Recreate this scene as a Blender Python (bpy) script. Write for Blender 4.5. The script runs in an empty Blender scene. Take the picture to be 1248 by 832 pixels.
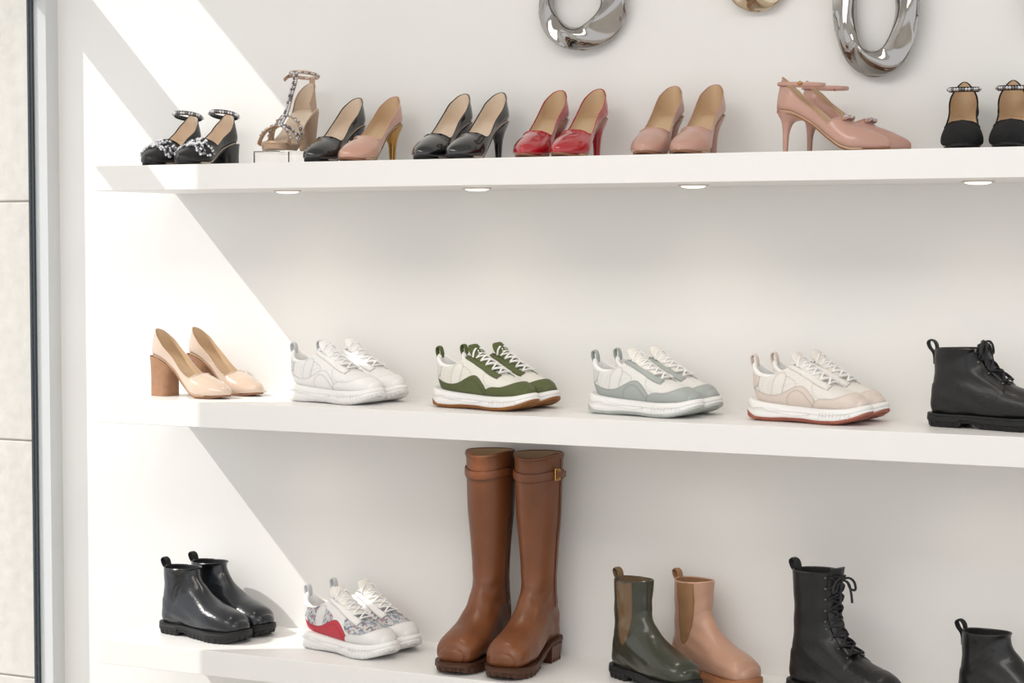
import bpy, bmesh, math, random
import numpy as np
from mathutils import Vector, Matrix
random.seed(4)
PI = math.pi

# ------------------------------------------------------------------ materials
def lin(h):
    h = h.lstrip('#')
    c = [int(h[i:i+2], 16)/255 for i in (0, 2, 4)]
    return tuple((x/12.92 if x <= .04045 else ((x+.055)/1.055)**2.4) for x in c)+(1,)

def mat(name, col, rough=.5, metal=0, coat=0, bump=0, bscale=200, trans=0, ior=1.45, var=0, vscale=8, sheen=0, emit=None, estr=0, spec=None):
    m = bpy.data.materials.new(name); m.use_nodes = True
    nt = m.node_tree; p = nt.nodes['Principled BSDF']
    c = lin(col) if isinstance(col, str) else tuple(col)+(1,)
    p.inputs['Base Color'].default_value = c
    p.inputs['Roughness'].default_value = rough
    p.inputs['Metallic'].default_value = metal
    p.inputs['Coat Weight'].default_value = coat
    p.inputs['Coat Roughness'].default_value = .05
    p.inputs['Transmission Weight'].default_value = trans
    p.inputs['IOR'].default_value = ior
    p.inputs['Sheen Weight'].default_value = sheen
    if spec is not None: p.inputs['Specular IOR Level'].default_value = spec
    if emit:
        p.inputs['Emission Color'].default_value = lin(emit); p.inputs['Emission Strength'].default_value = estr
    tc = nt.nodes.new('ShaderNodeTexCoord')
    if bump:
        n = nt.nodes.new('ShaderNodeTexNoise'); n.inputs['Scale'].default_value = bscale; n.inputs['Detail'].default_value = 4
        nt.links.new(tc.outputs['Object'], n.inputs['Vector'])
        bn = nt.nodes.new('ShaderNodeBump'); bn.inputs['Strength'].default_value = bump; bn.inputs['Distance'].default_value = .002
        nt.links.new(n.outputs['Fac'], bn.inputs['Height']); nt.links.new(bn.outputs['Normal'], p.inputs['Normal'])
    if var:
        n = nt.nodes.new('ShaderNodeTexNoise'); n.inputs['Scale'].default_value = vscale; n.inputs['Detail'].default_value = 5
        nt.links.new(tc.outputs['Object'], n.inputs['Vector'])
        r = nt.nodes.new('ShaderNodeValToRGB')
        r.color_ramp.elements[0].position = .3; r.color_ramp.elements[1].position = .7
        r.color_ramp.elements[0].color = tuple(x*(1-var) for x in c[:3])+(1,)
        r.color_ramp.elements[1].color = tuple(min(1, x*(1+var)) for x in c[:3])+(1,)
        nt.links.new(n.outputs['Fac'], r.inputs['Fac']); nt.links.new(r.outputs['Color'], p.inputs['Base Color'])
    return m

M = {}
M['wall'] = mat('wall_paint', '#ecebe8', .75, bump=.04, bscale=60, var=.01, vscale=2)
M['shelf'] = mat('shelf_lacquer', '#edecea', .35, bump=.01, bscale=30)
M['floor'] = mat('floor_concrete', '#cbc5bc', .4, var=.08, vscale=4)
M['frame'] = mat('window_frame_paint', '#cfd1d1', .4)
M['gasket'] = mat('window_gasket', '#343b40', .35)
M['stone'] = mat('limestone', '#cdc9c1', .9, bump=.9, bscale=40, var=.06, vscale=30)
M['mortar'] = mat('mortar', '#b3aca0', .95, bump=.4, bscale=60)
M['chrome'] = mat('polished_steel', '#a9a6a3', .05, 1)
M['brass'] = mat('champagne_metal', '#c8b8a0', .16, 1)
M['acrylic'] = mat('clear_acrylic', '#ffffff', .02, trans=1, ior=1.25)
M['blackpat'] = mat('black_patent', '#0b0b0d', .12, coat=1)
M['blacklea'] = mat('black_leather', '#111113', .38, bump=.35, bscale=180, coat=.1)
M['blackgore'] = mat('black_elastic', '#101012', .8, bump=.5, bscale=300)
M['blacksuede'] = mat('black_suede', '#0c0c0e', .9, bump=.3, bscale=400)
M['blacksole'] = mat('black_rubber', '#151516', .55, bump=.1)
M['greylea'] = mat('anthracite_leather', '#1c1f24', .26, coat=.35, bump=.2, bscale=200)
M['redpat'] = mat('red_patent', '#a80f1e', .14, coat=1)
M['nudepat'] = mat('nude_patent', '#c79a86', .16, coat=.8)
M['nudelea'] = mat('blush_leather', '#bc9283', .3, coat=.4)
M['beigepat'] = mat('beige_patent', '#d2bba8', .2, coat=.7)
M['lining'] = mat('beige_lining', '#cdb08e', .55)
M['lining2'] = mat('pale_lining', '#dcc9b4', .6)
M['tansole'] = mat('tan_sole', '#8d6248', .5)
M['woodheel'] = mat('stacked_heel', '#a37a5c', .45, var=.12, vscale=60)
M['gold'] = mat('gold_metal', '#c79a5b', .25, 1)
M['goldlea'] = mat('champagne_leather', '#b99c84', .35, metal=.35, bump=.2)
M['gem'] = mat('crystal', '#e6e6ea', .08, .75)
M['gem2'] = mat('dark_crystal', '#8c8c92', .1, .8)
M['brown'] = mat('cognac_leather', '#724326', .40, bump=.3, bscale=180, var=.15, vscale=14, coat=.08)
M['brown2'] = mat('cognac_trim', '#573017', .4, bump=.2)
M['brownsole'] = mat('brown_rubber', '#4a2c1a', .5)
M['olive'] = mat('olive_leather', '#35372c', .3, coat=.3, bump=.2)
M['taupe'] = mat('taupe_elastic', '#6c563e', .85, bump=.5, bscale=300)
M['tan'] = mat('tan_leather', '#b68d76', .4, coat=.15, bump=.2)
M['tangore'] = mat('tan_elastic', '#94704f', .85, bump=.5, bscale=300)
M['tansolerub'] = mat('caramel_rubber', '#a56f4b', .5)
M['white'] = mat('white_leather', '#ededeb', .45, bump=.1)
M['creammesh'] = mat('cream_mesh', '#e4ded7', .8, bump=.5, bscale=500)
M['offw'] = mat('offwhite_leather', '#e4e1d9', .5, bump=.1)
M['midsole'] = mat('white_foam', '#ebeae8', .5, bump=.15, bscale=300)
M['gum'] = mat('gum_rubber', '#94602f', .5)
M['greensuede'] = mat('green_suede', '#565e37', .85, bump=.3, bscale=350, var=.08, vscale=30)
M['greysuede'] = mat('sage_suede', '#a7ada9', .8, bump=.3, bscale=350)
M['palesole'] = mat('pale_sage_rubber', '#bcc1bc', .6)
M['cream'] = mat('cream_leather', '#dccfc4', .5, bump=.1)
M['pinksole'] = mat('rose_rubber', '#a4604f', .5)
M['silver'] = mat('silver_leather', '#c9cbce', .4, metal=.25)
M['redlea'] = mat('red_leather', '#c4303f', .45)
M['lace'] = mat('white_lace', '#f1f0ee', .8)
M['blacklace'] = mat('black_lace', '#1e1e21', .65)
M['metal'] = mat('eyelet_metal', '#96928c', .3, 1)
M['lamp'] = mat('lamp_lens', '#ffffff', .4, emit='#ffe9d0', estr=2.2)
M['trim'] = mat('lamp_trim', '#cdc5bd', .35, metal=.3)
gm = bpy.data.materials.new('window_glass'); gm.use_nodes = True; nt = gm.node_tree; nt.nodes.clear()
o = nt.nodes.new('ShaderNodeOutputMaterial'); mx = nt.nodes.new('ShaderNodeMixShader'); mx.inputs[0].default_value = .05
t_ = nt.nodes.new('ShaderNodeBsdfTransparent'); g_ = nt.nodes.new('ShaderNodeBsdfGlossy'); g_.inputs['Roughness'].default_value = .01
nt.links.new(t_.outputs[0], mx.inputs[1]); nt.links.new(g_.outputs[0], mx.inputs[2]); nt.links.new(mx.outputs[0], o.inputs['Surface'])
M['glass'] = gm

def floral_nodes(nt):
    vo = nt.nodes.new('ShaderNodeTexVoronoi'); vo.inputs['Scale'].default_value = 190
    tc = nt.nodes.new('ShaderNodeTexCoord'); nt.links.new(tc.outputs['Object'], vo.inputs['Vector'])
    cr = nt.nodes.new('ShaderNodeValToRGB'); cr.color_ramp.interpolation = 'CONSTANT'
    sp = nt.nodes.new('ShaderNodeSeparateColor'); nt.links.new(vo.outputs['Color'], sp.inputs['Color']); nt.links.new(sp.outputs[0], cr.inputs['Fac'])
    e = cr.color_ramp.elements; e[0].color = lin('#bfc0c2'); e[1].position = .35; e[1].color = lin('#78818f')
    for ps, c in ((.52, '#cdc8c3'), (.74, '#99a1ad'), (.9, '#b07f84')):
        k = e.new(ps); k.color = lin(c)
    return cr.outputs['Color']

# panelled upper: panel areas are mesh attributes holding a distance to each panel's cut line
def panelmat(name, base, panels, rough=.6, bump=.15, bscale=350, knit=0):
    m = mat(name, base, rough, bump=bump, bscale=bscale); nt = m.node_tree; p = nt.nodes['Principled BSDF']
    cur = None
    def rgb(c):
        if c == 'floral': return floral_nodes(nt)
        n = nt.nodes.new('ShaderNodeRGB'); n.outputs[0].default_value = lin(c); return n.outputs[0]
    cur = rgb(base)
    if knit:   # open-mesh fabric dots on the base textile
        tc = nt.nodes.new('ShaderNodeTexCoord'); vo = nt.nodes.new('ShaderNodeTexVoronoi'); vo.inputs['Scale'].default_value = 420; vo.inputs['Randomness'].default_value = .25
        nt.links.new(tc.outputs['Object'], vo.inputs['Vector'])
        mr = nt.nodes.new('ShaderNodeMapRange'); mr.inputs['From Min'].default_value = .15; mr.inputs['From Max'].default_value = .4; mr.inputs['To Min'].default_value = knit; mr.inputs['To Max'].default_value = 0
        nt.links.new(vo.outputs['Distance'], mr.inputs['Value'])
        m3 = nt.nodes.new('ShaderNodeMix'); m3.data_type = 'RGBA'; m3.blend_type = 'MULTIPLY'; m3.inputs['B'].default_value = (.35, .34, .33, 1)
        nt.links.new(mr.outputs[0], m3.inputs['Factor']); nt.links.new(cur, m3.inputs['A']); cur = m3.outputs['Result']
    for attr, c, edge in panels:
        a = nt.nodes.new('ShaderNodeAttribute'); a.attribute_name = attr
        if c:
            mr = nt.nodes.new('ShaderNodeMapRange'); mr.inputs['From Min'].default_value = -.0002; mr.inputs['From Max'].default_value = .0002
            nt.links.new(a.outputs['Fac'], mr.inputs['Value'])
            mx = nt.nodes.new('ShaderNodeMix'); mx.data_type = 'RGBA'
            nt.links.new(mr.outputs[0], mx.inputs['Factor']); nt.links.new(cur, mx.inputs['A']); nt.links.new(rgb(c), mx.inputs['B'])
            cur = mx.outputs['Result']
        if edge:
            for centre, wd, st in ((0, .0011, edge), (.0028, .0007, edge*.55)):
                sb_ = nt.nodes.new('ShaderNodeMath'); sb_.operation = 'SUBTRACT'; nt.links.new(a.outputs['Fac'], sb_.inputs[0]); sb_.inputs[1].default_value = centre
                ab = nt.nodes.new('ShaderNodeMath'); ab.operation = 'ABSOLUTE'; nt.links.new(sb_.outputs[0], ab.inputs[0])
                m2 = nt.nodes.new('ShaderNodeMapRange'); m2.inputs['From Min'].default_value = wd*.4; m2.inputs['From Max'].default_value = wd
                m2.inputs['To Min'].default_value = st; m2.inputs['To Max'].default_value = 0
                nt.links.new(ab.outputs[0], m2.inputs['Value'])
                m3 = nt.nodes.new('ShaderNodeMix'); m3.data_type = 'RGBA'; m3.blend_type = 'MULTIPLY'; m3.inputs['B'].default_value = (.25, .23, .21, 1)
                nt.links.new(m2.outputs[0], m3.inputs['Factor']); nt.links.new(cur, m3.inputs['A']); cur = m3.outputs['Result']
    nt.links.new(cur, p.inputs['Base Color']); M[name] = m
    return name

# ------------------------------------------------------------------ helpers
def pch(keys):
    T = np.array([k[0] for k in keys], float); V = np.array([k[1:] for k in keys], float)
    h = np.diff(T); d = np.diff(V, axis=0)/h[:, None]; Mm = np.zeros_like(V)
    Mm[0] = d[0]; Mm[-1] = d[-1]
    for i in range(1, len(T)-1):
        a, c = d[i-1], d[i]; ok = a*c > 0
        den = np.where(ok, a+c, 1.0); Mm[i] = np.where(ok, 2*a*c/den, 0)
    def f(t):
        sc = np.isscalar(t); t = np.atleast_1d(np.asarray(t, float)); t = np.clip(t, T[0], T[-1])
        i = np.clip(np.searchsorted(T, t, 'right')-1, 0, len(T)-2); hh = h[i]; s = ((t-T[i])/hh)[:, None]; hh = hh[:, None]
        r = (2*s**3-3*s**2+1)*V[i]+(s**3-2*s**2+s)*hh*Mm[i]+(-2*s**3+3*s**2)*V[i+1]+(s**3-s**2)*hh*Mm[i+1]
        return r[0] if sc else r
    return f
def pch1(keys):
    f = pch(keys)
    def g(t):
        r = f(t); return r[0] if np.isscalar(t) else r[:, 0]
    return g
def lin1(keys):
    T = [k[0] for k in keys]; V = [k[1] for k in keys]
    return lambda t: np.interp(t, T, V)
def sstep(x, a, c):
    t = np.clip((np.asarray(x, float)-a)/(c-a), 0, 1); return t*t*(3-2*t)

def smoothpath(pts, n):
    P = np.array(pts, float); s = np.r_[0, np.cumsum(np.linalg.norm(np.diff(P, axis=0), axis=1))]
    m = len(P); out = []
    Tn = np.gradient(P, s, axis=0)
    for t in np.linspace(0, s[-1], n):
        i = min(max(np.searchsorted(s, t, 'right')-1, 0), m-2); h = s[i+1]-s[i]; u = (t-s[i])/h
        out.append((2*u**3-3*u**2+1)*P[i]+(u**3-2*u**2+u)*h*Tn[i]+(-2*u**3+3*u**2)*P[i+1]+(u**3-u**2)*h*Tn[i+1])
    return np.array(out)
def smoothpoly(P, it=3):
    P = np.array(P, float)
    for _ in range(it):
        Q = np.roll(P, -1, 0); P = np.stack([.75*P+.25*Q, .25*P+.75*Q], 1).reshape(-1, 2)
    return P

class B:
    def __init__(s): s.v = []; s.f = []; s.m = []; s.mats = []; s.at = {}
    def mi(s, m):
        if m not in s.mats: s.mats.append(m)
        return s.mats.index(m)
    def add(s, vs, fs, m):
        o = len(s.v); k = s.mi(m)
        s.v += [tuple(float(c) for c in v) for v in vs]
        for f in fs: s.f.append(tuple(o+i for i in f)); s.m.append(k)
    def grid(s, G, m, closev=False, closeu=False, fm=None, attrs=None):
        nu, nv = G.shape[:2]; o = len(s.v); s.v += [tuple(p) for p in G.reshape(-1, 3).tolist()]
        if attrs:
            for k, a in attrs.items(): s.at.setdefault(k, []).append((o, a.reshape(-1)))
        k = s.mi(m) if fm is None else None
        for i in range(nu if closeu else nu-1):
            i2 = (i+1) % nu
            for j in range(nv if closev else nv-1):
                j2 = (j+1) % nv
                s.f.append((o+i*nv+j, o+i*nv+j2, o+i2*nv+j2, o+i2*nv+j)); s.m.append(k if fm is None else fm[i][j])
    def box(s, a, c, m, bev=0):
        x0, y0, z0 = a; x1, y1, z1 = c
        vs = [(x0,y0,z0),(x1,y0,z0),(x1,y1,z0),(x0,y1,z0),(x0,y0,z1),(x1,y0,z1),(x1,y1,z1),(x0,y1,z1)]
        fs = [(0,3,2,1),(4,5,6,7),(0,1,5,4),(1,2,6,5),(2,3,7,6),(3,0,4,7)]
        s.add(vs, fs, m)
    def sweep(s, pts, wd, w, th, m, n=10, closed=False, ex=2.0):
        P = np.array(pts, float); N = len(P)
        if closed: T = np.roll(P, -1, 0)-np.roll(P, 1, 0)
        else: T = np.gradient(P, axis=0)
        T /= np.linalg.norm(T, axis=1)[:, None]+1e-12
        wd = np.broadcast_to(np.array(wd, float), P.shape).copy()
        w = np.broadcast_to(w, (N,)); th = np.broadcast_to(th, (N,))
        G = np.zeros((N, n, 3)); a = np.arange(n)/n*2*PI+PI/n
        ca = np.sign(np.cos(a))*abs(np.cos(a))**(2/ex); sa = np.sign(np.sin(a))*abs(np.sin(a))**(2/ex)
        for i in range(N):
            W = wd[i]-T[i]*wd[i].dot(T[i]); W /= np.linalg.norm(W)+1e-12; D = np.cross(T[i], W)
            G[i] = P[i]+ca[:, None]*W*w[i]+sa[:, None]*D*th[i]
        s.grid(G, m, closev=True, closeu=closed)
        if not closed:
            o = len(s.v); s.v += [tuple(P[0]), tuple(P[-1])]; k = s.mi(m); base = o-N*n
            for j in range(n):
                s.f.append((base+(j+1) % n, base+j, o)); s.m.append(k)
                q = base+(N-1)*n; s.f.append((q+j, q+(j+1) % n, o+1)); s.m.append(k)
    def tube(s, pts, r, m, n=8, closed=False):
        P = np.array(pts, float); T = np.gradient(P, axis=0)
        wd = []; ref = np.array([.13, .31, .94])
        for t in T:
            t = t/(np.linalg.norm(t)+1e-12); w = ref-t*ref.dot(t)
            if np.linalg.norm(w) < .15: w = np.array([.9, -.3, .1])-t*np.dot([.9, -.3, .1], t)
            w /= np.linalg.norm(w); wd.append(w); ref = w
        s.sweep(P, wd, r, r, m, n, closed)
    def gem(s, p, r, m):
        p = np.array(p, float); vs = []
        for k, (z, q) in enumerate(((-.5, .85), (.35, .95))):
            for j in range(6):
                a = j*PI/3+k*.5; vs.append(p+r*np.array([q*math.cos(a), q*math.sin(a), z]))
        vs += [p+[0, 0, -r], p+[0, 0, r]]
        fs = []
        for j in range(6):
            j2 = (j+1) % 6; fs += [(j, j2, 6+j), (j2, 6+j2, 6+j), (12, j2, j), (13, 6+j, 6+j2)]
        s.add(vs, fs, m)
    def finish(s, name, ground=True, ang=42, flat=False):
        me = bpy.data.meshes.new(name); V = np.array(s.v)
        if ground: V[:, 2] -= V[:, 2].min()
        me.from_pydata(V.tolist(), [], s.f)
        for m in s.mats: me.materials.append(M[m])
        me.polygons.foreach_set('material_index', s.m)
        for k, L_ in s.at.items():
            at = me.attributes.new(k, 'FLOAT', 'POINT'); arr = np.full(len(s.v), -1.0, np.float32)
            for o, a in L_: arr[o:o+len(a)] = a
            at.data.foreach_set('value', arr)
        bm = bmesh.new(); bm.from_mesh(me)
        bmesh.ops.remove_doubles(bm, verts=bm.verts, dist=1e-6)
        bmesh.ops.recalc_face_normals(bm, faces=bm.faces); bm.to_mesh(me); bm.free()
        me.polygons.foreach_set('use_smooth', [not flat]*len(me.polygons))
        if not flat: me.set_sharp_from_angle(angle=math.radians(ang))
        return me

def put(me, name, X, Y, Z, head=0, L=0, mirror=False, s=1):
    ob = bpy.data.objects.new(name, me); bpy.context.scene.collection.objects.link(ob)
    h = math.radians(head); ob.location = (X-math.cos(h)*L/2*s, Y-math.sin(h)*L/2*s, Z)
    ob.rotation_euler = (0, 0, h); ob.scale = (s, -s if mirror else s, s)
    return ob

def mkhw(x0, x1, keys, rh, xt, p, q):
    base = pch1(keys)
    def hw(x):
        u = (x-x0)/(x1-x0); w = base(u)
        hx = np.clip((x-x0)/rh, 0, 1); w = w*np.sqrt(np.clip(1-(1-hx)**2, 0, 1))
        tx = np.clip((u-xt)/(1-xt), 0, 1); return w*np.clip(1-tx**p, 0, 1)**(1/q)
    return hw

def slab(b, x0, x1, hw, yc, ztop, zbot, prof, m, N=60, lug=None, topm=None):
    xs = x0+(x1-x0)*(.5-.5*np.cos(PI*np.arange(N+1)/N)); W = hw(xs); C = yc(xs)
    X = np.r_[xs, xs[-2:0:-1]]; Y = np.r_[C+W, (C-W)[-2:0:-1]]; Mn = len(X)
    P = np.c_[X, Y]; T = np.roll(P, -1, 0)-np.roll(P, 1, 0); T /= np.linalg.norm(T, axis=1)[:, None]+1e-12
    Nn = np.c_[-T[:, 1], T[:, 0]]
    if (Nn*(P-P.mean(0))).sum() < 0: Nn = -Nn
    arc = np.r_[0, np.cumsum(np.linalg.norm(np.diff(P, axis=0), axis=1))]
    zt = ztop(X); zb_ = zbot(X); G = np.zeros((len(prof), Mn, 3))
    for i, (fr, off) in enumerate(prof):
        of = np.full(Mn, off, float)
        if lug and fr <= lug[0]: of -= lug[1]*((arc//lug[2]) % 2)
        Q = P+Nn*of[:, None]; G[i, :, :2] = Q; G[i, :, 2] = zb_+(zt-zb_)*fr
    b.grid(G, m, closev=True)
    for lay, mm in ((0, m), (len(prof)-1, topm or m)):
        vs = G[lay]; fs = []
        for i in range(N):
            a, c = i, i+1; d = (Mn-i-1) % Mn; e_ = (Mn-i) % Mn
            f = [a, c, d, e_]; u = []
            [u.append(q) for q in f if q not in u]
            if len(u) > 2: fs.append(tuple(u))
        b.add(vs, fs, mm)

def normals(G, closev):
    du = np.gradient(G, axis=0)
    dv = (np.roll(G, -1, 1)-np.roll(G, 1, 1)) if closev else np.gradient(G, axis=1)
    n = np.cross(du, dv); l = np.linalg.norm(n, axis=2)[..., None]; n = np.where(l > 1e-12, n/np.maximum(l, 1e-12), 0)
    c = G.mean(axis=1, keepdims=True)
    if (n*(G-c)).sum() < 0: n = -n
    return n

def inpoly(x, z, poly):
    r = np.zeros(x.shape, bool); n = len(poly)
    for i in range(n):
        x1, z1 = poly[i]; x2, z2 = poly[(i+1) % n]
        if z1 == z2: continue
        c = ((z1 > z) != (z2 > z)) & (x < (x2-x1)*(z-z1)/(z2-z1)+x1); r ^= c
    return r
def sdist(x, z, poly):
    d = np.full(x.shape, 9.0); n = len(poly)
    for i in range(n):
        x1, z1 = poly[i]; x2, z2 = poly[(i+1) % n]; dx, dz = x2-x1, z2-z1; l = dx*dx+dz*dz+1e-15
        t = np.clip(((x-x1)*dx+(z-z1)*dz)/l, 0, 1); d = np.minimum(d, np.hypot(x-x1-t*dx, z-z1-t*dz))
    return np.where(inpoly(x, z, poly), d, -d)

zero = lambda x: np.zeros_like(np.asarray(x, float))

class Upper:
    def __init__(s, keys, nP=2.0, yc=zero, cap=.008, dz=0):
        full = [(k+(0, 2.8))[:8] if len(k) == 6 else ((k+(2.8,)) if len(k) == 7 else k) for k in keys]
        s.f = pch(full); s.t0 = keys[0][0]; s.t1 = keys[-1][0]; s.nP = nP; s.yc = yc; s.cap = cap
        s.dz = dz if callable(dz) else (lambda x: zero(x)+dz)
    def ring(s, t, ph):
        Px, Pz, Qx, Qz, w, dip, nq = s.f(float(t)); ph = np.asarray(ph, float)
        a = np.cos(ph); q = np.sin(ph); n = np.where(a > 0, s.nP, nq)
        A = np.sign(a)*abs(a)**(2/n); Y = np.sign(q)*abs(q)**(2/n)
        x = (Px+Qx)/2+A*(Px-Qx)/2; z = (Pz+Qz)/2+A*(Pz-Qz)/2-dip*abs(q)**1.5+s.dz(x)
        return np.stack([x, w*Y+s.yc(x), z], -1)
    def S(s, t, ph, off=0):
        e_ = 1e-3; p = s.ring(t, ph); a = s.ring(min(t+e_, s.t1), ph)-s.ring(max(t-e_, s.t0), ph); c = s.ring(t, ph+e_)-s.ring(t, ph-e_)
        n = np.cross(a, c); n /= np.linalg.norm(n)+1e-12
        cen = s.ring(t, np.array([0., PI])).mean(0)
        if n.dot(p-cen) < 0: n = -n
        return p+n*off
    def build(s, b, m, lining, nu=80, nv=56, lin_from=.6, thick=.003, mask=None, disp=None, rimm=None):
        ph = np.arange(nv)/nv*2*PI; rows = []; ts = []
        r0 = s.ring(s.t0, ph); c0 = r0.mean(0)
        for k in range(7):
            th = PI/2*(1-k/7); rows.append(c0+(r0-c0)*math.cos(th)+np.array([s.cap*math.sin(th), 0, 0])); ts.append(s.t0)
        for t in np.linspace(s.t0, s.t1, nu): rows.append(s.ring(t, ph)); ts.append(t)
        G = np.array(rows); ts = np.array(ts); n = normals(G, True); TT = np.repeat(ts[:, None], nv, 1); PH = np.repeat(ph[None], len(ts), 0)
        at = None; zl = G[..., 2]-s.dz(G[..., 0]); G2 = G
        if mask:
            at, rs = mask(G[..., 0], G[..., 1], zl, TT, PH); G2 = G+n*rs[..., None]
        if disp is not None: G2 = G2+n*disp(G[..., 0], G[..., 1], zl, TT, PH)[..., None]
        b.grid(G2, m, closev=True, attrs=at)
        tl = np.linspace(lin_from, s.t1, 14)
        I = np.array([s.ring(t, ph) for t in tl]); c = I.mean(1, keepdims=True); d = I-c; l = np.linalg.norm(d, axis=2)[..., None]
        I = c+d*(1-thick/np.maximum(l, .01))
        b.grid(I, lining, closev=True)
        top = (G2[-1]+I[-1])/2+np.array([0, 0, thick*.5])
        b.grid(np.array([G2[-1], top, I[-1]]), rimm or m, closev=True)

def ribbon(b, pts, m, n=16, y0=0):
    P = np.array(pts, float); f = smoothpath(P, 18); T = np.gradient(f[:, :2], axis=0); T /= np.linalg.norm(T, axis=1)[:, None]
    a = np.arange(n)/n*2*PI; G = np.zeros((len(f), n, 3))
    for i, (x, z, w, th, dr) in enumerate(f):
        Nn = np.array([T[i, 1], -T[i, 0]]); c = np.sign(np.cos(a))*abs(np.cos(a))**.5; y = w*c; o = th*np.sin(a)-dr*c**2
        G[i, :, 0] = x+Nn[0]*o; G[i, :, 2] = z+Nn[1]*o; G[i, :, 1] = y+y0
    b.grid(G, m, closev=True); b.add(G[-1], [tuple(range(n))], m); b.add(G[0], [tuple(range(n))], m)

def laces(b, U, ta, tb, rows, pa, pb, m, r=.0022, off=.004, eyem=None, bowsize=.03, bow=True, bars=False):
    ts = np.linspace(ta, tb, rows); ps = np.linspace(pa, pb, rows)
    for i in range(rows):
        for sg in (-1, 1):
            if i < rows-1:
                q = [U.S(ts[i]+(ts[i+1]-ts[i])*k, sg*ps[i]*(1-2*k), off+.003*math.sin(PI*k)) for k in np.linspace(0, 1, 9)]
                b.sweep(q, (1, 0, .6), r*1.25, r*.75, m, 8)
            if eyem: b.gem(U.S(ts[i], sg*ps[i]*1.25, .003), .0032, eyem)
        if i in (0, rows-1) or rows > 6 or bars:
            q = [U.S(ts[i], ps[i]*k, off) for k in np.linspace(-1, 1, 9)]
            b.sweep(q, (1, 0, .6), r*1.25, r*.75, m, 8)
    if bow:
        c = U.S(tb-.01, 0, off+.006); s_ = bowsize
        for sg in (-1, 1):
            loop = [c, c+[.006, sg*.4*s_, .002], c+[.008, sg*.8*s_, -.25*s_], c+[.008, sg*.85*s_, -.65*s_], c+[.006, sg*.6*s_, -.6*s_], c+[.004, sg*.3*s_, -.15*s_], c]
            b.tube(smoothpath(loop, 24), r*.85, m, 6)
            tail = [c, c+[.009, sg*.22*s_, -.15*s_], c+[.012, sg*.4*s_, -.7*s_], c+[.014, sg*.45*s_, -1.3*s_]]
            b.tube(smoothpath(tail, 16), r*.85, m, 6)
        b.gem(c, r*2, m)

def tab(b, pts, w, m, th=.0013):
    q = smoothpath([(x, 0, z) for x, z in pts], 20); b.sweep(q, (0, 1, 0), w, th, m, 10, ex=4)

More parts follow.
